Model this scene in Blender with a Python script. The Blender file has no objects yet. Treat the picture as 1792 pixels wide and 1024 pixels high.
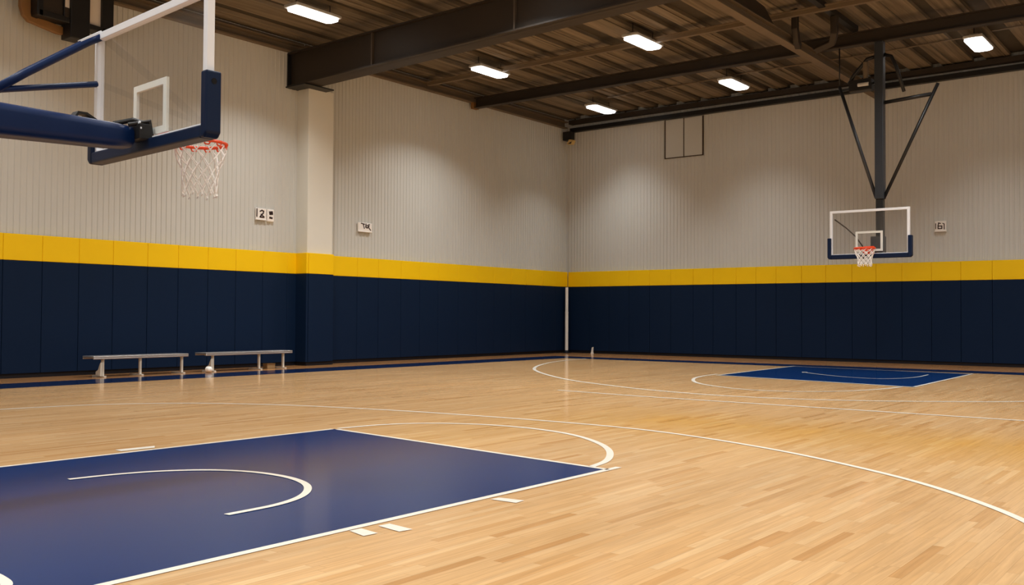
import bpy, bmesh, math, random
from mathutils import Vector, Matrix
random.seed(7)
scene = bpy.context.scene
COL = scene.collection
PI = math.pi

# ------------------------------------------------------------------ materials
def new_mat(name):
    m = bpy.data.materials.new(name); m.use_nodes = True
    nt = m.node_tree
    return m, nt, nt.nodes['Principled BSDF']

def s2l(c):
    return tuple(((v/12.92) if v <= .04045 else ((v+.055)/1.055)**2.4) for v in c)

def rgb(r, g, b):
    return s2l((r/255, g/255, b/255)) + (1.0,)

def mat(name, col, rough=.5, metal=0.0, spec=.5, noise=.06, nscale=6.0, bump=0.0, bscale=200.0, coat=0.0):
    """plain painted / metal surface with a slight procedural mottling"""
    m, nt, b = new_mat(name)
    N, L = nt.nodes, nt.links
    tc = N.new('ShaderNodeTexCoord')
    nz = N.new('ShaderNodeTexNoise'); nz.inputs['Scale'].default_value = nscale; nz.inputs['Detail'].default_value = 4
    L.new(tc.outputs['Object'], nz.inputs['Vector'])
    mr = N.new('ShaderNodeMapRange')
    mr.inputs['To Min'].default_value = 1-noise; mr.inputs['To Max'].default_value = 1+noise
    L.new(nz.outputs['Fac'], mr.inputs['Value'])
    mx = N.new('ShaderNodeVectorMath'); mx.operation = 'SCALE'
    mx.inputs[0].default_value = col[:3]
    L.new(mr.outputs['Result'], mx.inputs['Scale'])
    L.new(mx.outputs['Vector'], b.inputs['Base Color'])
    b.inputs['Roughness'].default_value = rough
    b.inputs['Metallic'].default_value = metal
    b.inputs['Specular IOR Level'].default_value = spec
    b.inputs['Coat Weight'].default_value = coat
    if bump:
        n2 = N.new('ShaderNodeTexNoise'); n2.inputs['Scale'].default_value = bscale
        L.new(tc.outputs['Object'], n2.inputs['Vector'])
        bp = N.new('ShaderNodeBump'); bp.inputs['Strength'].default_value = bump; bp.inputs['Distance'].default_value = .004
        L.new(n2.outputs['Fac'], bp.inputs['Height'])
        L.new(bp.outputs['Normal'], b.inputs['Normal'])
    return m

def emis(name, col, strength):
    m, nt, b = new_mat(name)
    b.inputs['Base Color'].default_value = (.9, .9, .88, 1)
    b.inputs['Emission Color'].default_value = col
    b.inputs['Emission Strength'].default_value = strength
    return m

FLOOR_ROUGH, FLOOR_SPEC = .13, .13

def floor_mat():
    m, nt, b = new_mat('maple_floor')
    N, L = nt.nodes, nt.links
    def math_(op, a, bb=None, c=None):
        n = N.new('ShaderNodeMath'); n.operation = op
        for i, v in enumerate((a, bb, c)):
            if v is None: continue
            if isinstance(v, (int, float)): n.inputs[i].default_value = v
            else: L.new(v, n.inputs[i])
        return n.outputs[0]
    tc = N.new('ShaderNodeTexCoord')
    sp = N.new('ShaderNodeSeparateXYZ'); L.new(tc.outputs['Object'], sp.inputs[0])
    X, Y = sp.outputs['X'], sp.outputs['Y']
    W = .072
    row = math_('FLOOR', math_('DIVIDE', X, W))
    wn = N.new('ShaderNodeTexWhiteNoise'); wn.noise_dimensions = '1D'; L.new(row, wn.inputs['W'])
    yo = math_('ADD', Y, math_('MULTIPLY', wn.outputs['Value'], 7.3))
    plank = math_('FLOOR', math_('DIVIDE', yo, .95))
    cb = N.new('ShaderNodeCombineXYZ'); L.new(row, cb.inputs[0]); L.new(plank, cb.inputs[1])
    w2 = N.new('ShaderNodeTexWhiteNoise'); w2.noise_dimensions = '2D'; L.new(cb.outputs[0], w2.inputs['Vector'])
    ramp = N.new('ShaderNodeValToRGB'); L.new(w2.outputs['Value'], ramp.inputs['Fac'])
    cr = ramp.color_ramp
    cr.elements[0].position = 0; cr.elements[0].color = FLC[0]
    cr.elements[1].position = 1; cr.elements[1].color = FLC[4]
    for pos, c in ((.07, FLC[1]), (.28, FLC[2]), (.8, FLC[3])):
        e = cr.elements.new(pos); e.color = c
    # long grain
    mp = N.new('ShaderNodeMapping'); mp.inputs['Scale'].default_value = (38, 1.6, 1)
    L.new(tc.outputs['Object'], mp.inputs['Vector'])
    ad = N.new('ShaderNodeVectorMath'); ad.operation = 'ADD'
    L.new(mp.outputs[0], ad.inputs[0]); L.new(w2.outputs['Color'], ad.inputs[1])
    gz = N.new('ShaderNodeTexNoise'); gz.inputs['Scale'].default_value = 1.0; gz.inputs['Detail'].default_value = 5; gz.inputs['Distortion'].default_value = .6
    L.new(ad.outputs[0], gz.inputs['Vector'])
    g = N.new('ShaderNodeMapRange'); g.inputs['From Min'].default_value = .3; g.inputs['From Max'].default_value = .7
    g.inputs['To Min'].default_value = .87; g.inputs['To Max'].default_value = 1.08
    L.new(gz.outputs['Fac'], g.inputs['Value'])
    # broad drifts of board tone along the grain
    mp2 = N.new('ShaderNodeMapping'); mp2.inputs['Scale'].default_value = (1.1, .16, 1)
    L.new(tc.outputs['Object'], mp2.inputs['Vector'])
    bz = N.new('ShaderNodeTexNoise'); bz.inputs['Scale'].default_value = 1.0; bz.inputs['Detail'].default_value = 3
    L.new(mp2.outputs[0], bz.inputs['Vector'])
    g2 = N.new('ShaderNodeMapRange'); g2.inputs['From Min'].default_value = .3; g2.inputs['From Max'].default_value = .7
    g2.inputs['To Min'].default_value = .93; g2.inputs['To Max'].default_value = 1.05
    L.new(bz.outputs['Fac'], g2.inputs['Value'])
    # seams between boards
    fr = math_('FRACT', math_('DIVIDE', X, W))
    seam = math_('LESS_THAN', fr, .045)
    fr2 = math_('FRACT', math_('DIVIDE', yo, .95))
    seam2 = math_('LESS_THAN', fr2, .004)
    sm = math_('MAXIMUM', seam, seam2)
    sf = math_('SUBTRACT', 1.0, math_('MULTIPLY', sm, .22))
    f = math_('MULTIPLY', math_('MULTIPLY', g.outputs[0], g2.outputs[0]), sf)
    sc = N.new('ShaderNodeVectorMath'); sc.operation = 'SCALE'
    L.new(ramp.outputs['Color'], sc.inputs[0]); L.new(f, sc.inputs['Scale'])
    # warmer, more orange boards along the outer margins of the hall
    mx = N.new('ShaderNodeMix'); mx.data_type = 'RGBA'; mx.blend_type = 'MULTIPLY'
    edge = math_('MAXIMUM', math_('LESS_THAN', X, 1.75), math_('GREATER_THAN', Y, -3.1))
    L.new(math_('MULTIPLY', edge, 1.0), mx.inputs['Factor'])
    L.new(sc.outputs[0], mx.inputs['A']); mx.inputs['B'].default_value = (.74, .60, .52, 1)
    # a soft-edged stretch of boards tinted yellower
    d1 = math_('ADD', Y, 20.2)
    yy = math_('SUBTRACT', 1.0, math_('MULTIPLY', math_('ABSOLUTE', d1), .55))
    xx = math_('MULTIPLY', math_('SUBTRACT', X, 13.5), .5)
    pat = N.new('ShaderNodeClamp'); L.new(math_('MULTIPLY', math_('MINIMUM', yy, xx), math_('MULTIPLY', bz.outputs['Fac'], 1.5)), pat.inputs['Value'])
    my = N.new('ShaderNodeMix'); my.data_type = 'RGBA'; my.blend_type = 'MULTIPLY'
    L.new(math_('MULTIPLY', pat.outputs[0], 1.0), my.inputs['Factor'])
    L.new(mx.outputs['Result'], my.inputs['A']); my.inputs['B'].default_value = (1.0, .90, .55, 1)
    L.new(my.outputs['Result'], b.inputs['Base Color'])
    b.inputs['Roughness'].default_value = FLOOR_ROUGH
    b.inputs['Specular IOR Level'].default_value = FLOOR_SPEC
    bp = N.new('ShaderNodeBump'); bp.inputs['Strength'].default_value = .015; bp.inputs['Distance'].default_value = .002
    L.new(gz.outputs['Fac'], bp.inputs['Height']); L.new(bp.outputs['Normal'], b.inputs['Normal'])
    return m
FLC = [rgb(192,144,92), rgb(203,158,106), rgb(208,165,114), rgb(212,170,120), rgb(217,179,131)]

def deck_mat():
    """roof deck: weathered tan boards and darker pans, streaked along y"""
    m, nt, b = new_mat('roof_deck')
    N, L = nt.nodes, nt.links
    tc = N.new('ShaderNodeTexCoord')
    mp = N.new('ShaderNodeMapping'); mp.inputs['Scale'].default_value = (7, .22, 1)
    L.new(tc.outputs['Object'], mp.inputs['Vector'])
    nz = N.new('ShaderNodeTexNoise'); nz.inputs['Scale'].default_value = 1; nz.inputs['Detail'].default_value = 6; nz.inputs['Roughness'].default_value = .65
    L.new(mp.outputs[0], nz.inputs['Vector'])
    r = N.new('ShaderNodeValToRGB'); L.new(nz.outputs['Fac'], r.inputs['Fac'])
    r.color_ramp.elements[0].position = .3; r.color_ramp.elements[0].color = rgb(86, 76, 62)
    r.color_ramp.elements[1].position = .72; r.color_ramp.elements[1].color = rgb(146, 131, 110)
    L.new(r.outputs['Color'], b.inputs['Base Color'])
    b.inputs['Roughness'].default_value = .8
    b.inputs['Specular IOR Level'].default_value = .15
    return m

def glass_mat():
    m, nt, b = new_mat('backboard_glass')
    N, L = nt.nodes, nt.links
    out = N['Material Output']
    tr = N.new('ShaderNodeBsdfTransparent'); tr.inputs['Color'].default_value = (.93, .93, .93, 1)
    gl = N.new('ShaderNodeBsdfGlossy'); gl.inputs['Roughness'].default_value = .03
    df = N.new('ShaderNodeBsdfDiffuse'); df.inputs['Color'].default_value = (.62, .60, .57, 1)
    fz = N.new('ShaderNodeFresnel'); fz.inputs['IOR'].default_value = 1.4
    ge = N.new('ShaderNodeNewGeometry'); iv = N.new('ShaderNodeMath'); iv.operation = 'SUBTRACT'; iv.inputs[0].default_value = 1.0
    L.new(ge.outputs['Backfacing'], iv.inputs[1])
    fm = N.new('ShaderNodeMath'); fm.operation = 'MULTIPLY'; L.new(fz.outputs[0], fm.inputs[0]); L.new(iv.outputs[0], fm.inputs[1])
    m1 = N.new('ShaderNodeMixShader'); L.new(fm.outputs[0], m1.inputs['Fac']); L.new(tr.outputs[0], m1.inputs[1]); L.new(gl.outputs[0], m1.inputs[2])
    tc = N.new('ShaderNodeTexCoord'); nz = N.new('ShaderNodeTexNoise'); nz.inputs['Scale'].default_value = 3
    L.new(tc.outputs['Object'], nz.inputs['Vector'])
    mr = N.new('ShaderNodeMapRange'); mr.inputs['To Min'].default_value = .01; mr.inputs['To Max'].default_value = .05
    L.new(nz.outputs['Fac'], mr.inputs['Value'])
    m2 = N.new('ShaderNodeMixShader'); L.new(mr.outputs[0], m2.inputs['Fac']); L.new(m1.outputs[0], m2.inputs[1]); L.new(df.outputs[0], m2.inputs[2])
    L.new(m2.outputs[0], out.inputs['Surface'])
    return m

M = dict(
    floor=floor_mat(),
    deck=deck_mat(),
    pan=mat('dark_deck_pan', rgb(74, 66, 54), .7, 0, .2, .2, 3),
    siding=mat('beige_siding', rgb(206, 206, 201), .6, 0, .3, .03, .6),
    plaster=mat('beige_column_paint', rgb(226, 224, 214), .7, 0, .3, .03, 1),
    navy=mat('navy_vinyl', rgb(13, 33, 60), .6, 0, .12, .06, 2, .15, 300),
    yellow=mat('yellow_vinyl', rgb(255, 208, 4), .5, 0, .3, .03, 2, .15, 300),
    court_blue=mat('court_blue_paint', rgb(8, 46, 98), FLOOR_ROUGH, 0, .07, .10, .7),
    border_blue=mat('border_blue_paint', rgb(20, 36, 74), FLOOR_ROUGH, 0, FLOOR_SPEC, .08, .7),
    line=mat('white_line_paint', rgb(240, 232, 218), FLOOR_ROUGH+.05, 0, FLOOR_SPEC, .04, 3),
    beam=mat('brown_painted_steel', rgb(50, 42, 34), .55, 0, .35, .12, 1.2),
    beam_tan=mat('tan_painted_steel', rgb(112, 97, 78), .6, 0, .3, .15, 2),
    stiff=mat('grey_brown_steel', rgb(84, 74, 64), .55, 0, .3, .1, 2),
    black=mat('black_steel', rgb(26, 25, 25), .45, 0, .4, .08, 4),
    mast=mat('charcoal_steel', rgb(44, 48, 54), .4, 0, .5, .06, 3),
    pad_navy=mat('hoop_pad_navy', rgb(6, 34, 78), .42, 0, .22, .06, 5, .1, 250),
    pad_dark=mat('board_pad_navy', rgb(8, 28, 58), .42, 0, .22, .06, 5, .1, 250),
    white_metal=mat('white_frame_paint', rgb(236, 239, 244), .3, 0, .5, .03, 6),
    glass=glass_mat(),
    target=mat('white_target_tape', rgb(222, 224, 218), .5, 0, .4, .03, 5),
    orange=mat('orange_rim_steel', rgb(236, 72, 20), .35, 0, .5, .06, 8),
    net=mat('white_nylon_cord', rgb(246, 243, 238), .7, 0, .3, .08, 20),
    alu=mat('bench_aluminium', rgb(190, 186, 184), .35, .75, .5, .08, 4),
    leg=mat('bench_leg_paint', rgb(214, 208, 196), .5, 0, .4, .06, 6),
    pole=mat('white_pole_paint', rgb(250, 247, 240), .45, 0, .4, .03, 4),
    housing=mat('light_housing', rgb(190, 190, 188), .4, 0, .5, .03, 5),
    lens=emis('lamp_lens', (1.0, .98, .95, 1), 5.0),
    sign=mat('white_sign_plastic', rgb(246, 241, 235), .4, 0, .5, .03, 8),
    ink=mat('dark_sign_print', rgb(58, 42, 40), .6, 0, .3, .1, 20),
    amber=mat('amber_bracket_halo', rgb(136, 98, 54), .5, 0, .4, .1, 3),
    pale=mat('lit_opening_paint', rgb(226, 216, 204), .5, 0, .4, .04, 3),
    cream=mat('cream_housing', rgb(216, 186, 120), .5, 0, .4, .08, 10),
    box=mat('tan_cardboard', rgb(182, 150, 108), .8, 0, .2, .1, 12),
    base_wood=mat('dark_baseboard', rgb(26, 26, 34), .6, 0, .3, .1, 4),
    joint=mat('dark_joint_line', rgb(70, 56, 44), .7, 0, .2, .1, 4),
    rubber=mat('black_rubber', rgb(20, 20, 20), .8, 0, .2, .1, 10),
)

# ------------------------------------------------------------------ mesh helpers
class MB:
    def __init__(s): s.v = []; s.f = []; s.mi = []; s.cur = 0
    def add(s, vs, fs):
        o = len(s.v); s.v += [tuple(v) for v in vs]; s.f += [tuple(i+o for i in f) for f in fs]; s.mi += [s.cur]*len(fs)
    def box(s, x0, x1, y0, y1, z0, z1, mtx=None):
        vs = [Vector((x, y, z)) for z in (z0, z1) for y in (y0, y1) for x in (x0, x1)]
        if mtx: vs = [mtx @ v for v in vs]
        s.add(vs, [(0,2,3,1), (4,5,7,6), (0,1,5,4), (1,3,7,5), (3,2,6,7), (2,0,4,6)])
    def tube(s, pts, r, n=10, r1=None, closed=False, cap=True, square=None):
        pts = [Vector(p) for p in pts]; k = len(pts)
        rings = []
        up = None
        for i, p in enumerate(pts):
            if closed: t = (pts[(i+1) % k]-pts[i-1])
            elif i == 0: t = pts[1]-pts[0]
            elif i == k-1: t = pts[-1]-pts[-2]
            else: t = (pts[i+1]-p).normalized()+(p-pts[i-1]).normalized()
            t.normalize()
            if up is None:
                ref = Vector((0, 0, 1)) if abs(t.z) < .9 else Vector((0, 1, 0))
                a = t.cross(ref).normalized()
            else:
                a = (up - t*up.dot(t)).normalized()
            up = a; bb = t.cross(a).normalized()
            rr = r if r1 is None else r+(r1-r)*i/(k-1)
            if square:
                w, h = square
                ring = [p+a*(sx*w/2)+bb*(sy*h/2) for sx, sy in ((-1,-1), (1,-1), (1,1), (-1,1))]
            else:
                ring = [p+(a*math.cos(2*PI*j/n)+bb*math.sin(2*PI*j/n))*rr for j in range(n)]
            rings.append(ring)
        m = 4 if square else n
        vs = [v for ring in rings for v in ring]; fs = []
        for i in range(k if closed else k-1):
            i2 = (i+1) % k
            for j in range(m):
                j2 = (j+1) % m
                fs.append((i*m+j, i*m+j2, i2*m+j2, i2*m+j))
        if cap and not closed:
            fs.append(tuple(range(m-1, -1, -1))); fs.append(tuple((k-1)*m+j for j in range(m)))
        s.add(vs, fs)
    def cyl(s, c, r, h, axis='z', n=24, r2=None):
        r2 = r if r2 is None else r2
        ax = {'x': Vector((1,0,0)), 'y': Vector((0,1,0)), 'z': Vector((0,0,1))}[axis]
        c = Vector(c); s.tube([c, c+ax*h], r, n, r2)
    def prism(s, poly, z0, z1, mtx=None):
        n = len(poly)
        vs = [Vector((x, y, z0)) for x, y in poly]+[Vector((x, y, z1)) for x, y in poly]
        if mtx: vs = [mtx @ v for v in vs]
        s.add(vs, [tuple(range(n-1, -1, -1)), tuple(range(n, 2*n))]+[(i, (i+1) % n, n+(i+1) % n, n+i) for i in range(n)])
    def strip(s, pts, w, z):
        """flat painted line of width w following the points"""
        pts = [Vector((p[0], p[1], 0)) for p in pts]; k = len(pts); vs = []
        for i, p in enumerate(pts):
            a = pts[max(i-1, 0)]; b = pts[min(i+1, k-1)]
            t = (b-a).normalized(); n = Vector((-t.y, t.x, 0))
            vs += [p+n*w/2+Vector((0,0,z)), p-n*w/2+Vector((0,0,z))]
        s.add(vs, [(2*i+1, 2*i+3, 2*i+2, 2*i) for i in range(k-1)])
    def build(s, name, m, parent=None, smooth=False, bevel=0, seg=2, loc=None):
        me = bpy.data.meshes.new(name); me.from_pydata([tuple(v) for v in s.v], [], s.f)
        ms = m if isinstance(m, (list, tuple)) else [m]
        for q in ms: me.materials.append(q)
        for p, i in zip(me.polygons, s.mi): p.material_index = i
        bm = bmesh.new(); bm.from_mesh(me)
        bmesh.ops.recalc_face_normals(bm, faces=bm.faces) if len(ms) and not getattr(s, 'flat', False) else None
        bm.to_mesh(me); bm.free()
        if smooth:
            for p in me.polygons: p.use_smooth = True
        o = bpy.data.objects.new(name, me); COL.objects.link(o)
        if loc is not None: o.location = loc
        if parent: o.parent = parent
        if bevel:
            b = o.modifiers.new('bevel', 'BEVEL'); b.width = bevel; b.segments = seg; b.limit_method = 'ANGLE'; b.angle_limit = math.radians(40)
            b.harden_normals = False
        return o

def tag(o, label=None, cat=None, group=None, kind=None):
    if label: o['label'] = label
    if cat: o['category'] = cat
    if group: o['group'] = group
    if kind: o['kind'] = kind
    return o

def thing(name, label, cat, loc=(0,0,0), group=None, mtx=None):
    o = bpy.data.objects.new(name, None); COL.objects.link(o); o.empty_display_size = .2
    if mtx is not None: o.matrix_world = mtx
    else: o.location = loc
    return tag(o, label, cat, group)

def copy_tree(o, parent=None):
    c = o.copy(); COL.objects.link(c)
    if parent: c.parent = parent
    for ch in [x for x in COL.objects if x.parent == o and x.type != 'LIGHT']: copy_tree(ch, c)
    return c

def spline(pts, n=12):
    P = [Vector((p[0], p[1], p[2] if len(p) > 2 else 0)) for p in pts]
    P = [P[0]*2-P[1]]+P+[P[-1]*2-P[-2]]
    out = []
    for i in range(1, len(P)-2):
        for j in range(n):
            t = j/n; a, b, c, d = P[i-1:i+3]
            out.append(.5*((2*b)+(c-a)*t+(2*a-5*b+4*c-d)*t*t+(3*b-a-3*c+d)*t**3))
    out.append(P[-2]); return out

# ------------------------------------------------------------------ camera
F = 1695.1536; YAW, PITCH, ROLL = -.65633275, .02446359, .00564018
CX, CY, CZ = 22.1109, -32.3517, 1.45
fw0 = Vector((math.sin(YAW), math.cos(YAW), 0)); rt0 = Vector((math.cos(YAW), -math.sin(YAW), 0)); up0 = Vector((0,0,1))
fw = fw0*math.cos(PITCH)+up0*math.sin(PITCH); up1 = -fw0*math.sin(PITCH)+up0*math.cos(PITCH)
rt = rt0*math.cos(ROLL)+up1*math.sin(ROLL); up = -rt0*math.sin(ROLL)+up1*math.cos(ROLL)
cd = bpy.data.cameras.new('camera'); cd.sensor_width = 36; cd.lens = F/1792*36; cd.clip_end = 200
cam = bpy.data.objects.new('camera', cd); COL.objects.link(cam)
mw = Matrix.Identity(4)
for i, a in enumerate((rt, up, -fw)):
    for j in range(3): mw[j][i] = a[j]
mw.translation = (CX, CY, CZ)
cam.matrix_world = mw
scene.camera = cam

# ------------------------------------------------------------------ room shell
XR, YN, ZC = 27.0, -40.0, 9.42
b = MB(); b.add([(0,YN,0), (XR,YN,0), (XR,0,0), (0,0,0)], [(0,1,2,3)])
b.add([(0,YN,-.2), (XR,YN,-.2), (XR,0,-.2), (0,0,-.2)], [(3,2,1,0)])
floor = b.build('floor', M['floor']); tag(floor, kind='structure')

def corrugated(name, length, z0, z1, axis, sign):
    """ribbed metal siding: pitch 0.142 m, ribs 22 mm proud of the pan"""
    b = MB(); pitch, d = .142, .015
    prof = []
    n = int(length/pitch)
    for i in range(n+1):
        s = i*pitch
        for du, dd in ((0, 0), (.088, 0), (.098, d), (.132, d)):
            if s+du <= length: prof.append((s+du, dd))
    prof.append((length, 0))
    vs = []
    for z in (z0, z1):
        for s, dd in prof:
            vs.append((dd, -s, z) if axis == 'y' else (s, -dd, z))
    k = len(prof)
    b.add(vs, [(i, i+1, k+i+1, k+i) for i in range(k-1)])
    # solid backing behind the siding
    if axis == 'y': b.box(-.25, -.002, -length, .25, z0, z1)
    else: b.box(0, length, .002, .25, z0, z1)
    o = b.build(name, M['siding']); tag(o, kind='structure'); return o
corrugated('wall_left', -YN, 0, ZC+.3, 'y', 1)
corrugated('wall_back', XR, 0, ZC+.3, 'x', 1)
b = MB(); b.box(XR, XR+.25, YN, .25, 0, ZC+.3); tag(b.build('wall_right', M['siding']), kind='structure')
b = MB(); b.box(-.25, XR+.25, YN-.25, YN, 0, ZC+.3); tag(b.build('wall_front', M['siding']), kind='structure')

# ceiling: tan deck boards with darker recessed pans between them, all running along y
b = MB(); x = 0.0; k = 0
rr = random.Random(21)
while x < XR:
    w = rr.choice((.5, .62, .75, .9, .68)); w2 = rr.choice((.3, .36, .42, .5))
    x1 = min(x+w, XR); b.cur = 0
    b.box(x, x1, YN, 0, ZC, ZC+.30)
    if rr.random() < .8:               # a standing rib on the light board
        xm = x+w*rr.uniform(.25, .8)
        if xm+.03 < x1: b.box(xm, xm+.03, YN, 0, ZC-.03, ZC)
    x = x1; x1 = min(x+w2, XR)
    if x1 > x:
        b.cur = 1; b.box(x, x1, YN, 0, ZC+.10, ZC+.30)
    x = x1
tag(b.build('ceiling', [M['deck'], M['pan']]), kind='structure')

# baseboards: low dark curb behind the bottom of the pads
b = MB(); b.box(.024, .06, YN, 0, 0, .10); tag(b.build('baseboard_left', M['base_wood']), kind='structure')
b = MB(); b.box(.06, XR, -.06, -.024, 0, .10); tag(b.build('baseboard_back', M['base_wood']), kind='structure')

# ------------------------------------------------------------------ court markings (painted on the floor)
Z1, Z2, Z3 = .002, .004, .006
def paint(name, polys=(), strips=(), z=Z2, m='line', label=None):
    b = MB()
    for p in polys: b.add([(x, y, z) for x, y in p], [tuple(range(len(p)))])
    for pts, w in strips: b.strip(pts, w, z)
    o = b.build(name, M[m], floor)
    # painted marks face up
    me = o.data
    for p in me.polygons:
        if p.normal.z < 0: p.flip()
    if label: o['label'] = label
    return o
paint('border_line', [[(1.66,-39.9), (2.98,-39.9), (2.98,-4.4), (26.9,-4.4), (26.9,-3.15), (1.66,-3.15)]], z=Z1, m='border_blue', label='dark blue painted border line')
NL, NR, NF = [(12.62,-39.0), (12.78,-23.93)], [(17.2,-39.0), (17.22,-24.46)], None
paint('painted_lane', [[(12.62,-33.5), (17.2,-33.5), (17.21,-24.48), (12.77,-23.92)]], z=Z1, m='court_blue', label='blue painted lane in the foreground')
paint('lane_outline', strips=[([(12.62,-33.5), (12.77,-23.95)], .06), ([(17.2,-33.5), (17.22,-24.30)], .07), ([(12.84,-23.93), (17.22,-24.49)], .06)])
paint('free_throw_arc', strips=[(spline([(12.78,-23.86), (12.88,-23.25), (13.18,-22.72), (13.75,-22.36), (14.4,-22.24), (15.05,-22.32), (15.6,-22.55), (16.12,-22.93), (16.5,-23.33), (16.78,-23.76), (16.93,-24.1), (17.0,-24.44)]), .075)], z=Z2)
paint('restricted_arc', strips=[(spline([(13.87,-27.98), (13.93,-27.62), (14.06,-27.27), (14.3,-26.96), (14.6,-26.77), (14.95,-26.69), (15.35,-26.72), (15.72,-26.88), (16.02,-27.18), (16.17,-27.55), (16.19,-28.03)]), .065)], z=Z3)
paint('three_point_line', strips=[(spline([(6.9,-31), (6.93,-28), (7.0,-26.4), (7.09,-25.46), (7.38,-24.25), (8.15,-23.15), (9.2,-22.45), (10.3,-22.02), (11.86,-21.66), (13.3,-21.47), (14.61,-21.38), (15.8,-21.43), (16.9,-21.72), (18.05,-22.22), (19.01,-22.81), (19.72,-23.35), (20.28,-23.93), (20.76,-24.56), (21.2,-25.4), (21.5,-26.5), (21.6,-28.2), (21.6,-30)]), .07)], z=Z2)
paint('lane_mark', [[(17.26,-27.83), (17.27,-27.73), (17.46,-27.76), (17.45,-27.88)]], z=Z2)
paint('lane_mark', [[(17.30,-27.60), (17.31,-27.50), (17.56,-27.53), (17.54,-27.64)]], z=Z2)
paint('lane_mark', [[(17.29,-26.36), (17.30,-26.26), (17.53,-26.23), (17.54,-26.35)]], z=Z2)
paint('lane_mark', [[(12.45,-26.72), (12.60,-26.74), (12.62,-26.36), (12.49,-26.28)]], z=Z2)
paint('baseline_curve', strips=[(spline([(16.2,-29.83), (16.48,-29.82), (16.64,-29.83), (16.81,-29.87), (16.95,-29.98)]), .06)], z=Z3)
# far end
paint('painted_lane', [[(11.09,-4.15), (16.15,-4.75), (16.34,-11.0), (11.38,-9.99)]], z=Z2, m='court_blue', label='blue painted lane at the far end under the hoop')
paint('lane_outline', strips=[([(11.09,-4.15), (11.38,-9.99)], .07), ([(11.36,-9.99), (16.37,-11.0)], .10), ([(16.34,-11.0), (16.15,-4.75)], .07), ([(11.09,-4.3), (16.15,-4.95)], .05)], z=Z3)
paint('free_throw_arc', strips=[(spline([(11.16,-9.54), (11.28,-10.6), (11.6,-11.7), (12.3,-12.9), (13.3,-13.75), (14.2,-14.05), (15.05,-13.75), (15.7,-12.9), (16.02,-11.91), (16.14,-11.1)]), .08)], z=Z3)
paint('restricted_arc', strips=[(spline([(12.55,-7.21), (12.85,-7.5), (13.29,-7.9), (14.0,-8.4), (14.81,-8.6), (15.25,-8.1), (15.42,-7.2), (15.36,-6.0)]), .05), ([(12.50,-7.05), (12.60,-7.3)], .14)], z=Z3)
paint('three_point_line', strips=[(spline([(3.84,-4.45), (3.95,-5.65), (4.55,-7.6), (5.7,-9.9), (7.1,-11.75), (9.44,-13.85), (11.4,-14.95), (12.73,-15.48), (14.22,-15.75), (15.6,-15.55), (16.8,-15.0), (18.0,-14.15), (18.84,-13.34), (20.2,-11.5), (21.2,-9)]), .09)], z=Z3)
paint('midcourt_line', strips=[([(11.2,-16.7), (13.2,-16.9), (20.5,-16.95), (24.5,-17.0)], .08)], z=Z3)

# ------------------------------------------------------------------ column and wall pads
b = MB(); b.box(.0, .5, -13.94, -12.99, 0, 8.02)
tag(b.build('wall_column', M['plaster'], bevel=.01), 'smooth beige square column standing against the left wall under the deep roof beam', 'column')

b = MB(); b.box(.06, .53, -13.97, -12.96, 0, .10); tag(b.build('trim_1', M['base_wood']), kind='structure')
ZP0, ZP1, ZP2 = .10, 2.64, 3.235
def pad_parts(root, w, depth=.07):
    """root frame: x along the wall, -y out from the wall"""
    g = .004
    m1 = MB(); m1.box(g, w-g, -depth, 0, ZP0, ZP1-.004)
    m1.build('navy_panel', M['navy'], root, bevel=.012, seg=3)
    m2 = MB(); m2.box(g*.6, w-g*.6, -depth-.004, 0, ZP1, ZP2)
    o = m2.build('yellow_panel', M['yellow'], root, bevel=.012, seg=3); o['label'] = 'yellow top panel'

ORD = ['first','second','third','fourth','fifth','sixth','seventh','eighth','ninth','tenth','eleventh','twelfth','thirteenth','fourteenth','fifteenth','sixteenth','seventeenth','eighteenth','nineteenth','twentieth','twenty-first']
def wall_pad(origin, rot, w, label, group):
    root = thing('wall_pad', label, 'wall pad', group=group, mtx=Matrix.Translation(origin) @ Matrix.Rotation(rot, 4, 'Z'))
    pad_parts(root, w)
    return root
# left wall, towards the camera from the column (local +x runs along world +y, out of wall = +x)
ys = [-14.0, -14.33, -15.19, -16.09, -16.97, -17.86, -18.73, -19.65, -20.51, -21.38, -22.26, -23.14, -24.02]
G1, G2, G3 = 'wall pads left of the column', 'wall pads between column and corner', 'wall pads on the back wall'
for i in range(len(ys)-1):
    lab = 'narrow navy and yellow wall pad in the shaded nook beside the column' if i == 0 else \
          'navy and yellow left wall pad, %s whole pad left of the column' % ORD[i-1]
    wall_pad((.035, ys[i+1], 0), PI/2, ys[i]-ys[i+1], lab, G1)
ys = [-12.99, -11.61, -10.70, -9.68, -8.79, -7.88, -6.85, -5.83, -4.85, -3.84, -2.92, -1.85, -.95, -.12]
for i in range(len(ys)-1):
    lab = 'navy and yellow left wall pad, %s pad right of the column' % ORD[i]
    if i == len(ys)-2: lab = 'last navy and yellow pad of the left wall, touching the far corner'
    wall_pad((.035, ys[i], 0), PI/2, ys[i+1]-ys[i], lab, G2)
xs = [.12, 1.15, 2.05, 2.95, 3.85, 4.75, 5.67, 6.47, 7.36, 8.11, 8.85, 9.76, 10.59, 11.47, 12.25, 13.06, 13.96, 14.82, 15.71, 16.6, 17.5]
for i in range(len(xs)-1):
    lab = 'navy and yellow back wall pad, %s pad right of the far corner' % ORD[i]
    wall_pad((xs[i], -.035, 0), 0, xs[i+1]-xs[i], lab, G3)
wall_pad((.505, -13.94, 0), PI/2, .95, 'navy pad with yellow top wrapped on the broad face of the column', 'column pads')
wall_pad((.07, -13.945, 0), 0, .50, 'navy pad with yellow top on the shaded side face of the column', 'column pads')

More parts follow.
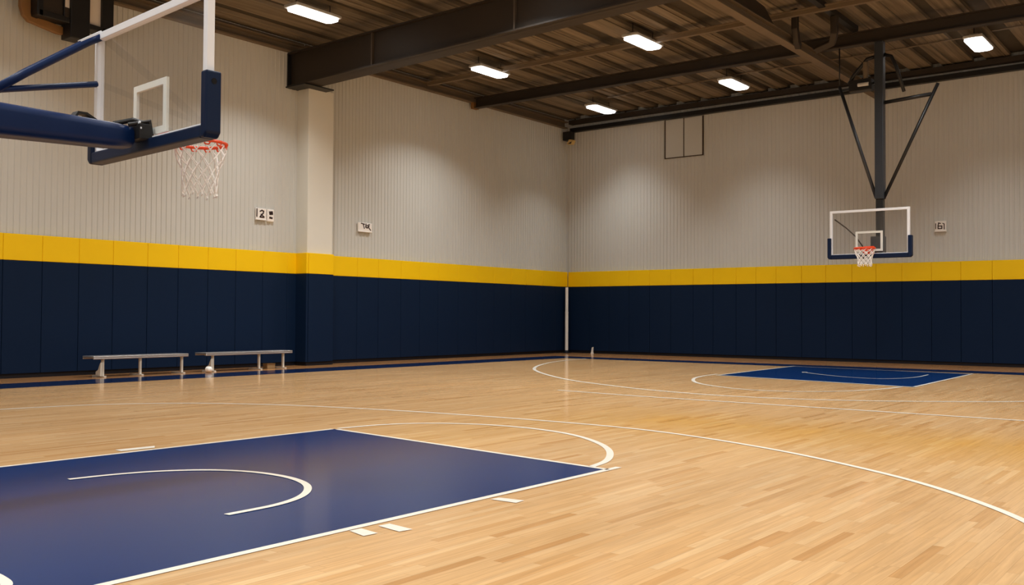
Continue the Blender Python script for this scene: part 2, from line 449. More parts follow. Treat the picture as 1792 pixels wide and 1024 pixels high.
# ------------------------------------------------------------------ roof steel
def ibeam_x(b, x0, x1, yc, z0a, z0b, h, fw_, tw=.02, tf=.03):
    """I-beam along x, bottom z from z0a to z0b"""
    for y0, y1, da, db in ((yc-fw_/2, yc+fw_/2, 0, tf), (yc-fw_/2, yc+fw_/2, h-tf, h), (yc-tw, yc+tw, tf, h-tf)):
        b.add([(x0,y0,z0a+da), (x1,y0,z0b+da), (x1,y1,z0b+da), (x0,y1,z0a+da), (x0,y0,z0a+db), (x1,y0,z0b+db), (x1,y1,z0b+db), (x0,y1,z0a+db)],
              [(3,2,1,0), (4,5,6,7), (0,1,5,4), (1,2,6,5), (2,3,7,6), (3,0,4,7)])
# deep main beam resting on the column
rb = thing('roof_beam', 'deep dark brown plate girder resting on the beige column, crossing the upper middle', 'beam', (.3, -13.9, 8.02))
def girder():
    b = MB()
    x0, x1 = .02, 26.9; za, sl = 8.02, .022
    def zb(x): return za+sl*(x-.3)
    # web
    b.add([(x0,-14.22,zb(x0)), (x1,-14.22,zb(x1)), (x1,-14.18,zb(x1)), (x0,-14.18,zb(x0)), (x0,-14.22,8.99), (x1,-14.22,9.34), (x1,-14.18,9.34), (x0,-14.18,8.99)],
          [(3,2,1,0), (4,5,6,7), (0,1,5,4), (1,2,6,5), (2,3,7,6), (3,0,4,7)])
    return b, zb, x0, x1
b, zb, x0, x1 = girder()
inv = Matrix.Translation((-.3, 13.9, -8.02))
def shift(b):
    b.v = [tuple(inv @ Vector(v)) for v in b.v]; return b
shift(b).build('web', M['beam'], rb)
b = MB(); b.add([(x0,-14.34,zb(x0)), (x1,-14.34,zb(x1)), (x1,-13.74,zb(x1)), (x0,-13.74,zb(x0)), (x0,-14.34,zb(x0)+.04), (x1,-14.34,zb(x1)+.04), (x1,-13.74,zb(x1)+.04), (x0,-13.74,zb(x0)+.04)],
          [(3,2,1,0), (4,5,6,7), (0,1,5,4), (1,2,6,5), (2,3,7,6), (3,0,4,7)])
shift(b).build('flange', M['beam'], rb)
b = MB(); b.add([(x0,-14.34,8.96), (x1,-14.34,9.32), (x1,-13.9,9.32), (x0,-13.9,8.96), (x0,-14.34,9.0), (x1,-14.34,9.36), (x1,-13.9,9.36), (x0,-13.9,9.0)],
          [(3,2,1,0), (4,5,6,7), (0,1,5,4), (1,2,6,5), (2,3,7,6), (3,0,4,7)])
shift(b).build('flange', M['beam'], rb)
for xx in (3.4, 8.2):
    b = MB(); b.box(xx, xx+.04, -14.30, -14.22, zb(xx)+.04, 8.97+.0133*xx-.01)
    shift(b).build('stiffener', M['stiff'], rb)
b = MB(); b.box(.0, .05, -14.34, -13.5, 7.98, 8.98); shift(b).build('end_plate', M['black'], rb)
b = MB(); b.box(.0, .85, -14.38, -13.3, 7.985, 8.02); shift(b).build('bearing_plate', M['black'], rb)

b = MB(); ibeam_x(b, .25, 26.9, -6.1, 8.80, 8.80, .36, .24)
r2 = b.build('roof_beam', M['beam'])
tag(r2, 'slim dark brown steel beam running across the ceiling above the far hoop', 'beam')
b = MB(); b.box(.12, .25, -6.24, -5.96, 8.78, 9.0); o = b.build('end_bracket', M['amber'], r2); o['label'] = 'yellowish end bracket'
b = MB(); b.box(.3, 26.9, -8.72, -8.60, 9.10, 9.20); b.box(.3, 26.9, -8.78, -8.54, 9.20, 9.23)
tag(b.build('roof_purlin', M['beam_tan']), 'thin tan purlin crossing the ceiling just behind the deep girder', 'purlin')
# support beam running away from the camera to the back wall
sb = thing('support_beam', 'tan steel beam running lengthwise under the ceiling towards the far hoop mast', 'beam', (12.45, -8, 8.56))
b = MB()
b.box(-.12, .12, -5.5, 7.75, 0, .03); b.box(-.015, .015, -5.5, 7.75, .03, .21); b.box(-.12, .12, -5.5, 7.75, .21, .238)
b.build('beam_section', M['beam_tan'], sb)
b = MB(); b.prism([(-5.5, .24), (-.9, .24), (-1.6, .62), (-5.5, .80)], -.02, .02, Matrix(((0,0,1,0), (1,0,0,0), (0,1,0,0), (0,0,0,1))))
b.build('haunch_plate', M['beam'], sb)
# upper lengthwise member and its hangers
b = MB(); b.box(13.52, 13.68, -12.5, -6.22, 9.16, 9.30)
um = b.build('short_beam', M['black']); tag(um, 'short dark lengthwise beam under the roof deck, right of the tan support beam', 'beam')
def hanger(pts, w, name, label):
    b = MB(); b.tube(pts, .1, square=(w, w)); o = b.build(name, M['beam'], None, bevel=.02); return tag(o, label, 'hanger')
hanger([(12.72,-8.25,9.40), (12.72,-8.25,8.92), (12.66,-8.0,8.66), (12.60,-7.7,8.58)], .16, 'beam_hanger', 'brown square hanger post with a bent foot beside the tan support beam')
hanger([(13.62,-7.9,9.16), (13.62,-7.9,8.72), (13.50,-7.7,8.55), (13.0,-7.55,8.46)], .17, 'beam_hanger', 'brown square elbow hanger dropping from the short dark upper beam')

# eave members
b = MB(); b.box(.024, .20, -39.9, -14.36, 9.01, 9.05); b.box(.024, .06, -39.9, -13.75, 9.05, 9.24); b.box(.024, .24, -39.9, -13.75, 9.24, 9.27); b.box(.024, .05, -39.9, -13.75, 9.27, 9.385)
tag(b.build('eave_channel', M['beam_tan']), 'tan eave channel along the left wall top, left of the girder', 'beam', 'eave channels')
b = MB(); b.box(.024, .20, -13.7, -.3, 9.0, 9.04); b.box(.024, .06, -13.7, -.3, 9.04, 9.23); b.box(.024, .24, -13.7, -.3, 9.23, 9.26); b.box(.024, .05, -13.7, -.3, 9.26, 9.385)
tag(b.build('eave_channel', M['beam_tan']), 'tan eave channel along the left wall top, between girder and corner', 'beam', 'eave channels')
def sloped_x(b, x0, x1, y0, y1, za, zb_, h):
    b.add([(x0,y0,za), (x1,y0,zb_), (x1,y1,zb_), (x0,y1,za), (x0,y0,za+h), (x1,y0,zb_+h), (x1,y1,zb_+h), (x0,y1,za+h)],
          [(3,2,1,0), (4,5,6,7), (0,1,5,4), (1,2,6,5), (2,3,7,6), (3,0,4,7)])
b = MB(); sloped_x(b, .25, 26.9, -.22, -.03, 8.85, 9.0, .16)
tag(b.build('eave_tube', M['black']), 'dark square steel tube along the top of the back wall, lower of the two', 'beam', 'back wall tubes')
b = MB(); sloped_x(b, .25, 26.9, -.30, -.03, 9.16, 9.22, .16)
tag(b.build('eave_tube', M['beam']), 'dark steel tube under the roof deck along the back wall, upper of two', 'beam', 'back wall tubes')
# conduits
def conduit(pts, r, label):
    b = MB(); b.tube(pts, r, 8); tag(b.build('conduit', M['beam_tan'], smooth=True), label, 'conduit', 'ceiling conduits')
conduit([(3.6,-2.75,9.36), (8.2,-2.95,9.36), (9.2,-3.1,9.36), (13.0,-3.0,9.36), (15.8,-3.2,9.36)], .025, 'thin tan conduit along the ceiling linking the three far lights')
conduit([(16.4,-3.4,9.36), (19.5,-3.6,9.36), (26.8,-3.7,9.36)], .025, 'thin pale conduit running right from the rightmost ceiling light')

# ------------------------------------------------------------------ ceiling lights
def light_proto():
    root = thing('ceiling_light', '', 'ceiling light', (0,0,0), 'high bay lights')
    b = MB(); b.box(-.25, .25, -.74, .74, .06, .14); b.box(-.12, .12, -.6, .6, .14, .20)
    b.build('housing', M['housing'], root, bevel=.02)
    b = MB(); b.prism([(-.24,-.62), (-.13,-.72), (.13,-.72), (.24,-.62), (.24,.62), (.13,.72), (-.13,.72), (-.24,.62)], 0, .06)
    b.build('lens', M['lens'], root, bevel=.015)
    for s in (-1, 1):
        b = MB(); b.cyl((0, s*.55, .20), .012, .26, n=8); b.build('hanger_rod', M['black'], root)
    return root
proto = light_proto()
LAMPS = [
 (3.24,-16.16,'bright strip light on the ceiling left of the deep girder'),
 (3.2,-9.0,'bright strip light on the ceiling just right of the girder above the left wall'),
 (8.66,-9.0,'bright strip light hanging under the tan purlin at top centre'),
 (3.08,-2.35,'small bright strip light nearest the far corner'),
 (8.61,-3.0,'small bright strip light above the back wall left of the far hoop mast'),
 (16.05,-3.35,'bright strip light at the far right of the ceiling, right of the hoop mast'),
 (16.6,-8.9,'strip light just above the top edge of the picture at right'),
]
for x_ in (8.66, 14.1, 19.6, 24.0):  # lamps from here on are unseen, added to light the hall
    LAMPS.append((x_, -16.1, None))
for y_ in (-23.2, -30.2, -37.0):
    for x_ in (3.2, 8.66, 14.1, 19.6, 24.0): LAMPS.append((x_, y_, None))
for y_ in (-9.0, -3.3): LAMPS.append((22.4, y_, None))
POWER = 178.0
for i, (x_, y_, lab) in enumerate(LAMPS):
    o = proto if i == 0 else copy_tree(proto)
    o.location = (x_, y_, 9.02)
    o['label'] = lab or 'added unseen ceiling strip light above the camera side of the hall'
    if not lab: o['group'] = 'added lights over the camera side'
    ld = bpy.data.lights.new('lamp', 'AREA'); ld.shape = 'RECTANGLE'; ld.size = .46; ld.size_y = 1.4
    ld.energy = POWER*(.42 if y_ > -4 else (.9 if y_ > -20 else .55) if x_ < 4 else 1.7 if -20 < y_ < -12 and x_ < 15 else 1.2 if y_ > -20 else .88); ld.color = (1.0, 1.0, .98); ld.spread = math.radians(98 if y_ > -4 else 120 if x_ < 4 else 132)
    lo = bpy.data.objects.new('lamp', ld); COL.objects.link(lo); lo.location = (0, 0, -.004); lo.parent = o

# ------------------------------------------------------------------ net / rim
def rim_and_net(root, c, r, back, net_len, sc=1.0, nstr=12):
    """c: rim centre in root frame; back: y of the board face (root frame, board towards -y)"""
    c = Vector(c)
    b = MB(); b.tube([c+Vector((math.cos(2*PI*i/36)*r, math.sin(2*PI*i/36)*r, 0)) for i in range(36)], .0145*sc, 8, closed=True)
    # plate and side arms
    b.box(c.x-.085*sc, c.x+.085*sc, back, back+.02, c.z-.09*sc, c.z+.05*sc)
    b.box(c.x-.07*sc, c.x+.07*sc, back+.02, c.y-r+.015, c.z-.035*sc, c.z-.008*sc)
    for s in (-1, 1):
        b.tube([(c.x+s*.08*sc, back+.02, c.z-.07*sc), (c.x+s*.09*sc, (back+c.y-r)/2, c.z-.05*sc), (c.x+s*r*.62, c.y-r*.76, c.z-.006)], .011*sc, 8)
    rim = b.build('rim', M['orange'], root, smooth=False)
    for i in range(nstr):
        b = MB()
        a = 2*PI*(i+.5)/nstr
        p = c+Vector((math.cos(a)*r, math.sin(a)*r, -.012))
        tv = Vector((-math.sin(a), math.cos(a), 0)); b.tube([p-tv*.03+Vector((0,0,.004)), p-tv*.016+Vector((0,0,-.022)), p+tv*.016+Vector((0,0,-.022)), p+tv*.03+Vector((0,0,.004))], .007*sc, 5)
        b.build('net_hook', M['orange'], rim)
    # diamond net
    b = MB()
    levels = [(0, 1.0), (.16, .97), (.34, .86), (.5, .74), (.66, .68), (.82, .66), (1.0, .67)]
    def P(l, k):
        t, q = levels[l]
        a = 2*PI*(k+.5)/(nstr*2)
        w = 1+.03*math.sin(k*2.7+l)
        return c+Vector((math.cos(a)*r*q*w, math.sin(a)*r*q*w, -.012-t*net_len+.008*math.sin(k*1.9+l*1.3)))
    for k in range(0, nstr*2, 2):
        for sgn in (1, -1):
            pts = [P(l, k+sgn*(l % 2)) for l in range(len(levels))] if False else None
    for l in range(len(levels)-1):
        for k in range(nstr*2):
            if (k+l) % 2 == 0:
                b.tube([P(l, k), P(l+1, k+1)], .0056*sc, 5); b.tube([P(l, k), P(l+1, k-1)], .0056*sc, 5)
    L_ = len(levels)-1
    for k in range(nstr*2):
        if (k+L_) % 2 == 0:
            p = P(L_, k); b.tube([p, p+Vector((.012,0,-.02)), p+Vector((-.008,0,-.035))], .006*sc, 5)
    b.build('net', M['net'], root)

# ------------------------------------------------------------------ near hoop (root frame: x along board, +y towards court, board face at y=0)
u = Vector((2.05, -.2, 0)).normalized()
bc = Vector((14.555, -27.665, 0))
near = thing('basketball_hoop', 'large navy padded basketball hoop on a horizontal boom in the left foreground', 'basketball hoop',
             mtx=Matrix.Translation(bc) @ Matrix.Rotation(math.atan2(u.y, u.x), 4, 'Z'))
def board(root, hw, z0, z1, fw_, th, sq, sqw, pad_h, pad_t, hole, padm):
    b = MB(); b.box(-hw+fw_*.5, hw-fw_*.5, -th*.35, th*.05, z0+fw_*.5, z1-fw_*.5); b.build('glass_board', M['glass'], root)
    b = MB()
    b.box(-hw, -hw+fw_, -th, th*.3, z0, z1); b.box(hw-fw_, hw, -th, th*.3, z0, z1)
    b.box(-hw+fw_, hw-fw_, -th, th*.3, z1-fw_, z1); b.box(-hw+fw_, hw-fw_, -th, th*.3, z0, z0+fw_)
    b.build('board_frame', M['white_metal'], root, bevel=.004)
    x0, x1, q0, q1 = sq
    b = MB(); ya, yb = -th*.35-.004, th*.05+.004
    b.box(x0, x0+sqw, ya, yb, q0, q1); b.box(x1-sqw, x1, ya, yb, q0, q1)
    b.box(x0+sqw, x1-sqw, ya, yb, q1-sqw, q1); b.box(x0+sqw, x1-sqw, ya, yb, q0, q0+sqw)
    b.build('target_square', M['target'], root)
    # U shaped pad
    t = pad_t
    b = MB()
    lh, rh = pad_h
    prof = [(-hw-t*.55, z0+lh), (-hw-t*.55, z0-t*.2), (-hw-t*.15, z0-t*.6), (hw+t*.15, z0-t*.6), (hw+t*.55, z0-t*.2), (hw+t*.55, z0+rh),
            (hw-t*.35, z0+rh), (hw-t*.35, z0+t*.45), (-hw+t*.35, z0+t*.45), (-hw+t*.35, z0+lh)]
    mt = Matrix(((1,0,0,0), (0,0,1,0), (0,1,0,0), (0,0,0,1)))
    # three convex pieces welded visually by the bevelled overlap
    b.prism([prof[0], prof[1], prof[2], (-hw+t*.35, z0-t*.6), (-hw+t*.35, z0+lh)], -th-t*.35, th*.3+t*.35, mt)
    b.prism([(-hw+t*.35, z0-t*.6), (hw-t*.35, z0-t*.6), (hw-t*.35, z0+t*.45), (-hw+t*.35, z0+t*.45)], -th-t*.35, th*.3+t*.35, mt)
    b.prism([(hw-t*.35, z0-t*.6), prof[3], prof[4], prof[5], prof[6]], -th-t*.35, th*.3+t*.35, mt)
    pd = b.build('edge_pad', padm, root, bevel=t*.16, seg=3)
    if hole:
        b = MB()
        b.cyl((hw+t*.55-.004, -th*.35, z0+rh-.085), .024, .007, 'x', 20)
        o = b.build('bolt_hole', M['rubber'], pd); o['label'] = 'dark round bolt hole'
board(near, 1.025, 2.90, 4.06, .065, .05, (-.285, .31, 2.99, 3.45), .055, (.20, .47), .10, True, M['pad_dark'])
# rim centre in world (14.66,-27.24,2.97) -> root frame
loc = near.matrix_world.inverted() @ Vector((14.66, -27.24, 2.97))
rim_and_net(near, loc, .225, .07, .43)
ninv = near.matrix_world.inverted()
def W(*p): return ninv @ Vector(p)
# padded boom
def rrect_loop(cx_, z0, z1, w, rad, n=5):
    pts = []
    for qx, qz, a0 in ((w/2-rad, z1-rad, 0), (-w/2+rad, z1-rad, PI/2), (-w/2+rad, z0+rad, PI), (w/2-rad, z0+rad, 3*PI/2)):
        for i in range(n+1):
            a = a0+PI/2*i/n; pts.append((cx_+qx+rad*math.cos(a), qz+rad*math.sin(a)))
    return pts
b = MB()
secs = [(-27.80, 2.90, 3.03, .20, .06), (-27.83, 2.865, 3.05, .25, .07), (-28.0, 2.85, 3.058, .27, .07), (-28.9, 2.81, 3.06, .29, .07), (-30.9, 2.76, 3.07, .31, .07)]
rings = [[W(14.45+px-14.45, y, z) for px, z in rrect_loop(14.45, z0, z1, w, rd)] for y, z0, z1, w, rd in secs]
k = len(rings[0]); vs = [v for r_ in rings for v in r_]
fs = [(i*k+j, i*k+(j+1) % k, (i+1)*k+(j+1) % k, (i+1)*k+j) for i in range(len(rings)-1) for j in range(k)]
fs += [tuple(range(k)), tuple((len(rings)-1)*k+j for j in range(k))]
b.add(vs, fs); b.build('boom', M['pad_navy'], near, smooth=True)
# mounting bracket between boom and board
b = MB()
b.box(-.10, .13, -.16, -.05, 2.93, 3.06)
b.tube([W(14.45,-27.95,3.06), W(14.5,-27.80,3.11), W(14.62,-27.72,3.07)], .022, 8)
b.tube([W(14.56,-27.88,3.05), W(14.66,-27.74,3.09), W(14.66,-27.72,2.95)], .020, 8)
br = b.build('board_bracket', M['black'], near, bevel=.006)
b = MB()
for px, pz in ((.02,3.055), (.10,3.07), (.12,3.02), (.09,2.96)): b.cyl((px, -.155, pz), .013, .012, 'y', 10)
b.build('bolt', M['white_metal'], br)
b = MB(); b.tube([W(14.42,-28.29,3.055), W(14.42,-28.26,3.105), W(14.42,-28.19,3.105), W(14.42,-28.10,3.06)], .02, 6, square=(.09,.02))
b.build('strap_buckle', M['black'], near)
# struts to the left edge of the board
J = (13.62, -28.62, 3.30)
b = MB(); b.tube([W(*J), W(13.62,-28.3,3.545), W(13.6,-27.72,3.955), W(13.6,-27.60,4.03)], .038, 12); b.build('strut', M['pad_navy'], near, smooth=True)
b = MB(); b.tube([W(*J), W(13.6,-28.5,3.365), W(13.58,-27.62,3.585)], .028, 12); b.build('strut', M['pad_navy'], near, smooth=True)
b = MB(); b.tube([W(*J), W(14.1,-29.6,3.10), W(14.4,-30.3,2.98)], .045, 12); b.build('strut_stem', M['pad_navy'], near, smooth=True)
b = MB(); b.tube([W(13.6,-27.80,3.935), W(13.6,-27.60,4.07)], .03, 8, square=(.05,.03)); b.build('strut_clamp', M['white_metal'], near)
# mast and wheeled base (outside the frame)
b = MB(); b.tube([W(14.45,-31.9,.35), W(14.45,-30.7,2.95)], .11, 14); b.tube([W(14.45,-32.6,.40), W(14.45,-31.2,2.6)], .06, 12); b.build('mast', M['pad_navy'], near, smooth=True)
b = MB(); b.box(-.55, .55, -5.3, -3.3, .12, .48, ); b.build('base', M['pad_navy'], near, bevel=.05, seg=3)
for sx in (-.45, .45):
    for yy in (-5.0, -3.6):
        b = MB(); b.cyl((sx-.03, yy, .07), .07, .06, 'x', 20); b.build('wheel', M['rubber'], near)

# ------------------------------------------------------------------ far hoop (root frame: x right, +y towards the court = world -y, rotated 180 about z)
fr = thing('basketball_hoop', 'ceiling hung glass basketball hoop on charcoal V braced mast before the back wall', 'basketball hoop',
           mtx=Matrix.Translation((14.03, -6.5, 0)) @ Matrix.Rotation(PI, 4, 'Z'))
finv = fr.matrix_world.inverted()
def V(*p): return finv @ Vector(p)
board(fr, 1.03, 3.09, 4.32, .065, .05, (-.35, .35, 3.21, 3.74), .055, (.5, .5), .11, False, M['pad_dark'])
rim_and_net(fr, V(14.06, -6.95, 3.26), .255, .07, .42, 1.5, 10)
b = MB(); b.box(-.30, -.07, -.47, -.25, 4.6, 8.80); mast = b.build('mast', M['mast'], fr, bevel=.02)
b = MB(); b.box(-.28, -.09, -.45, -.27, 3.12, 4.6); b.build('mast_tip', M['black'], fr, bevel=.015)
b = MB(); b.box(-.36, -.02, -.27, -.05, 3.12, 3.6); b.build('board_bracket', M['mast'], fr, bevel=.01)
def fbrace(name, pts, r, m='black'):
    b = MB(); b.tube([V(*q) for q in pts], r, 10); b.build(name, M[m], fr, smooth=True)
fbrace('brace', [(13.13,-6.1,7.75), (14.10,-6.12,4.66)], .045, 'mast')
fbrace('brace', [(15.66,-6.1,7.5), (14.30,-6.12,4.62)], .045)
fbrace('cross_bar', [(14.28,-6.13,7.16), (15.50,-6.1,7.24)], .05)
fbrace('bent_strut', [(13.38,-6.1,7.78), (13.52,-6.1,8.02), (13.88,-6.1,8.40), (14.16,-6.1,8.44)], .05)
fbrace('bent_strut', [(14.30,-6.1,8.46), (14.50,-6.1,8.38), (14.62,-6.1,8.1), (14.82,-6.1,7.40)], .045)
fbrace('hanger_cable', [(13.13,-6.1,7.74), (13.13,-6.1,8.80)], .018)
fbrace('link_bar', [(13.16,-6.1,7.62), (13.6,-6.1,7.68), (14.12,-6.1,7.74)], .03, 'mast')
b = MB(); b.box(.02, .62, -.55, -.28, 7.55, 7.86); wn = b.build('winch', M['black'], fr, bevel=.02)
b = MB(); b.cyl((.20, -.40, 7.86), .07, .46, 'z', 14); b.build('winch_motor', M['beam_tan'], wn)
b = MB(); b.cyl((.08, -.26, 7.70), .05, .28, 'x', 12); b.build('winch_drum', M['housing'], wn)
# diagonal stay behind the glass
fbrace('glass_stay', [(13.10,-6.42,4.10), (13.4,-6.40,3.86), (13.65,-6.40,3.62), (13.84,-6.40,3.34)], .018, 'joint')

# ------------------------------------------------------------------ benches
def bench(y0, y1, label, legs):
    L_ = y1-y0
    root = thing('bench', label, 'bench', (.95, y0, 0), 'team benches')
    b = MB(); b.box(-.24, .24, 0, L_, .445, .485); b.box(-.24, -.21, 0, L_, .41, .445); b.box(.21, .24, 0, L_, .41, .445)
    b.build('seat', M['alu'], root, bevel=.012, seg=3)
    for i, ly in enumerate(legs):
        b = MB()
        b.tube([(.14, ly, .445), (.14, ly, .03)], .03, square=(.06, .05))
        b.box(-.26, .26, ly-.03, ly+.03, 0, .03)
        b.box(-.19, .19, ly-.02, ly+.02, .40, .445)
        lg = b.build('leg', M['leg'], root, bevel=.004)
        if i == 0:
            b = MB(); b.prism([(.0, .05), (.20, .02), (.21, .34), (.17, .30), (.10, .17), (.0, .12)], ly-.09, ly-.05, Matrix(((1,0,0,0), (0,0,1,0), (0,1,0,0), (0,0,0,1))))
            b.build('gusset', M['leg'], lg, bevel=.004)
    return root
bench(-20.72, -18.25, 'long low metal bench against navy pads, nearer the camera, left of the two', [.28, 1.22, 2.34])
bench(-17.75, -15.00, 'long low metal bench against navy pads, beside the column, right of the two', [.26, 1.70, 2.50])
b = MB(); b.box(0, .18, 0, .26, 0, .13); b.box(-.005, .185, -.005, .265, .10, .135)
tag(b.build('cardboard_box', M['box'], bevel=.004, loc=(.72, -15.62, 0)), 'small tan box on the floor by the end leg of the right bench', 'box')
b = MB()
for i in range(9):
    pass
bm = bmesh.new(); bmesh.ops.create_uvsphere(bm, u_segments=20, v_segments=12, radius=.09)
for v in bm.verts:
    v.co.z *= .85; v.co.x *= 1.1; v.co += Vector((.01*math.sin(v.co.y*60), .008*math.sin(v.co.x*50), 0))
me = bpy.data.meshes.new('cloth_bundle'); bm.to_mesh(me); bm.free(); me.materials.append(M['pole'])
for p in me.polygons: p.use_smooth = True
o = bpy.data.objects.new('cloth_bundle', me); COL.objects.link(o); o.location = (1.35, -17.78, .077)
tag(o, 'small white rounded bundle on the floor at the left leg of the right bench', 'bundle')

# ------------------------------------------------------------------ corner pole, floor stub
pl = thing('floor_pole', 'tall thin white pole standing in the far corner in front of the pads', 'pole', (.33, -.5, 0))
b = MB(); b.cyl((0,0,.10), .065, 1.52, n=20); b.build('pole_tube', M['pole'], pl, smooth=False)
b = MB(); b.cyl((0,0,1.62), .060, .99, n=20); b.cyl((0,0,1.60), .07, .03, n=20); b.build('pole_tube', M['pole'], pl)
b = MB(); b.cyl((0,0,0), .16, .03, n=24); b.cyl((0,0,.03), .10, .08, n=24, r2=.07); b.build('foot', M['base_wood'], pl)
b = MB(); b.box(-.05, .05, -.03, .03, 0, .04); b.prism([(-.04,.04), (.04,.04), (.05,.26), (.0,.24)], -.025, .025, Matrix(((1,0,0,0), (0,0,1,0), (0,1,0,0), (0,0,0,1))))
tag(b.build('floor_bracket', M['pole'], loc=(1.42, -.32, 0)), 'small white bracket on the floor at the back wall, right of the corner pole', 'bracket')

# ------------------------------------------------------------------ wall signs
def stroke(b, pts, w, d=.006):
    """flat raised glyph strokes in the sign's x/z plane, facing -y"""
    for (x0, z0), (x1, z1) in zip(pts[:-1], pts[1:]):
        v = Vector((x1-x0, 0, z1-z0)); L_ = v.length
        if L_ < 1e-6: continue
        a = math.atan2(z1-z0, x1-x0)
        mt = Matrix.Translation((x0, 0, z0)) @ Matrix.Rotation(-a, 4, 'Y')
        b.box(-w*.4, L_+w*.4, -d, 0, -w/2, w/2, mt)
def sign(mtx, w, h, glyphs, label, group, rounded=.02, ledge=True):
    root = thing('wall_sign', label, 'sign', group=group, mtx=mtx)
    b = MB(); b.box(0, w, -.05, 0, 0, h)
    if ledge: b.box(-.004, w+.004, -.07, 0, 0, h*.10)
    b.build('plate', M['sign'], root, bevel=rounded, seg=3)
    b = MB()
    for g, sw in glyphs: stroke(b, g, sw)
    b.v = [(x, y-.05, z) for x, y, z in b.v]
    b.build('glyph', M['ink'], root)
    return root
Lw = lambda y, z: Matrix.Translation((.022, y, z)) @ Matrix.Rotation(PI/2, 4, 'Z')
h = .36
sign(Lw(-15.42, 4.09), .36, .34, [([(.03,.31), (.03,.10)], .035), ([(.14,.25), (.20,.28), (.26,.26), (.25,.21), (.16,.12), (.14,.09), (.27,.09)], .036), ([(.17,.17), (.28,.10)], .03)],
     'white wall plate with dark bar and curly mark, left of the pair by the column', 'small wall signs')
sign(Lw(-15.03, 4.07), .24, .36, [([(.08,.27), (.16,.28), (.17,.23), (.09,.22), (.08,.27)], .05), ([(.09,.12), (.16,.11)], .055)],
     'white rounded wall plate with two dark marks, right of the pair by the column', 'small wall signs', .04, False)
sign(Lw(-11.55, 4.04), .58, .30, [([(.12,.27), (.26,.25)], .03), ([(.20,.25), (.25,.12)], .03), ([(.32,.26), (.31,.16), (.38,.14), (.42,.20)], .035), ([(.46,.26), (.44,.15), (.52,.08)], .03), ([(.34,.20), (.42,.24)], .025)],
     'white wall plate with scribbled dark letters just right of the column', 'small wall signs')
Rw = lambda x, z: Matrix.Translation((x, -.022, z))
sign(Rw(14.06, 4.18), .34, .34, [([(.03,.26), (.03,.10)], .022), ([(.12,.28), (.10,.20), (.10,.10), (.21,.10), (.21,.18), (.11,.18)], .03), ([(.11,.28), (.17,.26)], .03), ([(.24,.26), (.28,.24), (.28,.08)], .026)],
     'small white wall plate with dark characters on the back wall, right of the far hoop', 'small wall signs', .012)

# ------------------------------------------------------------------ access panel outline high on the back wall
ap = thing('access_panel', 'two leaf beige access panel with dark edges high on the back wall', 'access panel', (4.47, -.022, 7.4))
for i in range(2):
    b = MB(); b.box(.02+.78*i, .76+.78*i, -.02, 0, .03, 1.45); b.build('leaf', M['siding'], ap)
b = MB(); b.box(-.02, .02, -.035, 0, 0, 1.46); b.box(1.54, 1.58, -.035, 0, 0, 1.46); b.box(.02, 1.54, -.03, 0, 0, .03); b.box(.765, .795, -.026, 0, .03, 1.46)
b.build('frame', M['joint'], ap)

# ------------------------------------------------------------------ small lamp unit in the far corner under the eave
cl = thing('floodlight', 'small dark and cream floodlight tucked under the eave in the far corner', 'floodlight', (.34, -.46, 8.30))
b = MB(); b.box(-.20, .18, -.10, .2, .18, .53); b.build('mount', M['black'], cl, bevel=.02)
b = MB(); b.prism([(-.02,.02), (.22,0), (.30,.16), (.10,.22)], -.10, .10, Matrix(((1,0,0,0), (0,0,1,0), (0,1,0,0), (0,0,0,1)))); hd = b.build('head', M['cream'], cl, bevel=.02)
b = MB(); b.prism([(.05,.035), (.19,.02), (.23,.10)], -.115, -.10, Matrix(((1,0,0,0), (0,0,1,0), (0,1,0,0), (0,0,0,1)))); b.build('visor', M['black'], hd)

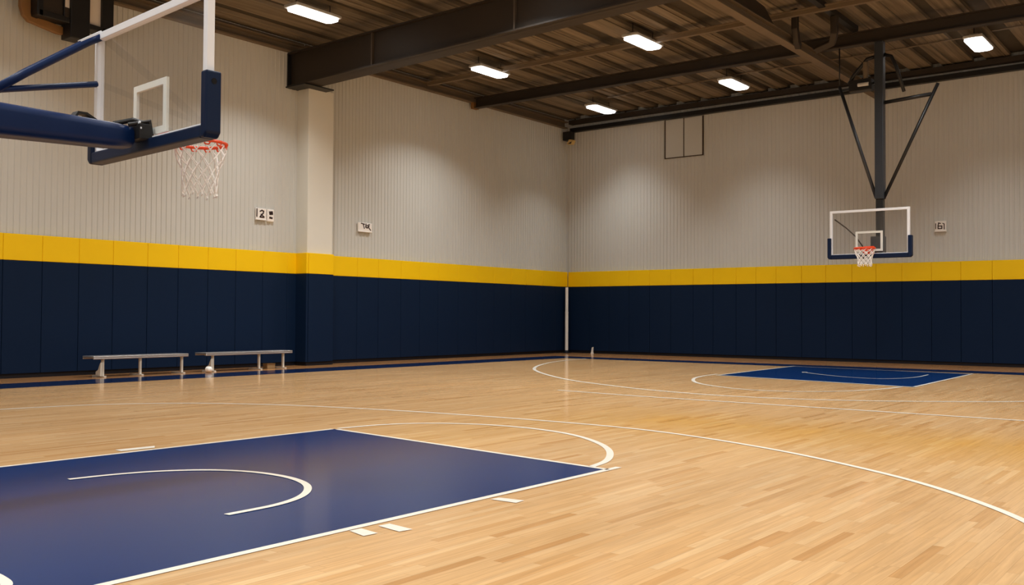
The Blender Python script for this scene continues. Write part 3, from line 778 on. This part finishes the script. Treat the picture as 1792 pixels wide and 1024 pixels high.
# ------------------------------------------------------------------ black framed unit high on the left wall
ut = thing('ventilation_unit', 'black framed unit with pale openings high on the left wall behind the near hoop', 'ventilation unit', (.03, -21.05, 7.4),)
mt = Matrix(((0,0,1,0), (1,0,0,0), (0,1,0,0), (0,0,0,1)))       # (a,b) in prism -> (y,z), depth -> x
b = MB()
b.prism([(-.86,.66), (.88,.60), (.88,.72), (-.86,.80)], .45, .80, mt)          # bottom rail
b.prism([(-.90,.66), (-.76,.64), (-.76,1.85), (-.90,1.85)], .45, .80, mt)      # left stile
b.prism([(.62,.60), (.90,.55), (.90,1.85), (.62,1.85)], .45, .80, mt)          # right stile
b.prism([(-.30,.70), (-.27,.70), (-.27,1.85), (-.30,1.85)], .45, .80, mt)
b.prism([(-.90,1.75), (.90,1.75), (.90,1.85), (-.90,1.85)], .45, .80, mt)
b.build('frame', M['black'], ut, bevel=.02)
b = MB(); b.prism([(-.16,.32), (.30,.32), (.30,1.85), (-.16,1.85)], .40, .84, mt); b.build('post', M['black'], ut, bevel=.02)
b = MB(); b.prism([(-.76,.78), (-.30,.74), (-.30,1.75), (-.76,1.75)], .68, .74, mt); b.prism([(-.27,.74), (-.16,.73), (-.16,.98), (-.27,.99)], .72, .78, mt); b.build('backing_panel', M['beam'], ut)
b = MB(); b.prism([(-.27,.99), (-.16,.98), (-.16,1.75), (-.27,1.75)], .72, .77, mt); b.prism([(.30,.74), (.62,.68), (.62,1.75), (.30,1.75)], .66, .71, mt)  # pale colour paints the brightness showing in the frame openings
o = b.build('lit_opening_panel', M['pale'], ut); o['label'] = 'pale panel painted as a lit opening'
b = MB(); b.prism([(-1.14,1.85), (-1.14,.86), (-1.08,.66), (-.95,.54), (-.3,.42), (-.16,.42), (-.16,.60), (-.90,.72), (-.90,1.85)], .40, .52, mt)  # curved solid with the amber light put into its colour
o = b.build('amber_halo', M['amber'], ut, bevel=.02); o['label'] = 'amber halo built as a curved strip'
b = MB(); b.box(0, .45, -.05, .2, 1.2, 1.35); b.build('wall_bracket', M['black'], ut)

# ------------------------------------------------------------------ world and view
w = bpy.data.worlds.new('world'); scene.world = w; w.use_nodes = True
bg = w.node_tree.nodes['Background']; bg.inputs['Color'].default_value = (.9, .85, .75, 1); bg.inputs['Strength'].default_value = .02
vs_ = scene.view_settings
vs_.view_transform = 'Standard'; vs_.look = 'None'; vs_.gamma = 1; vs_.use_curve_mapping = False
vs_.exposure = 0.0
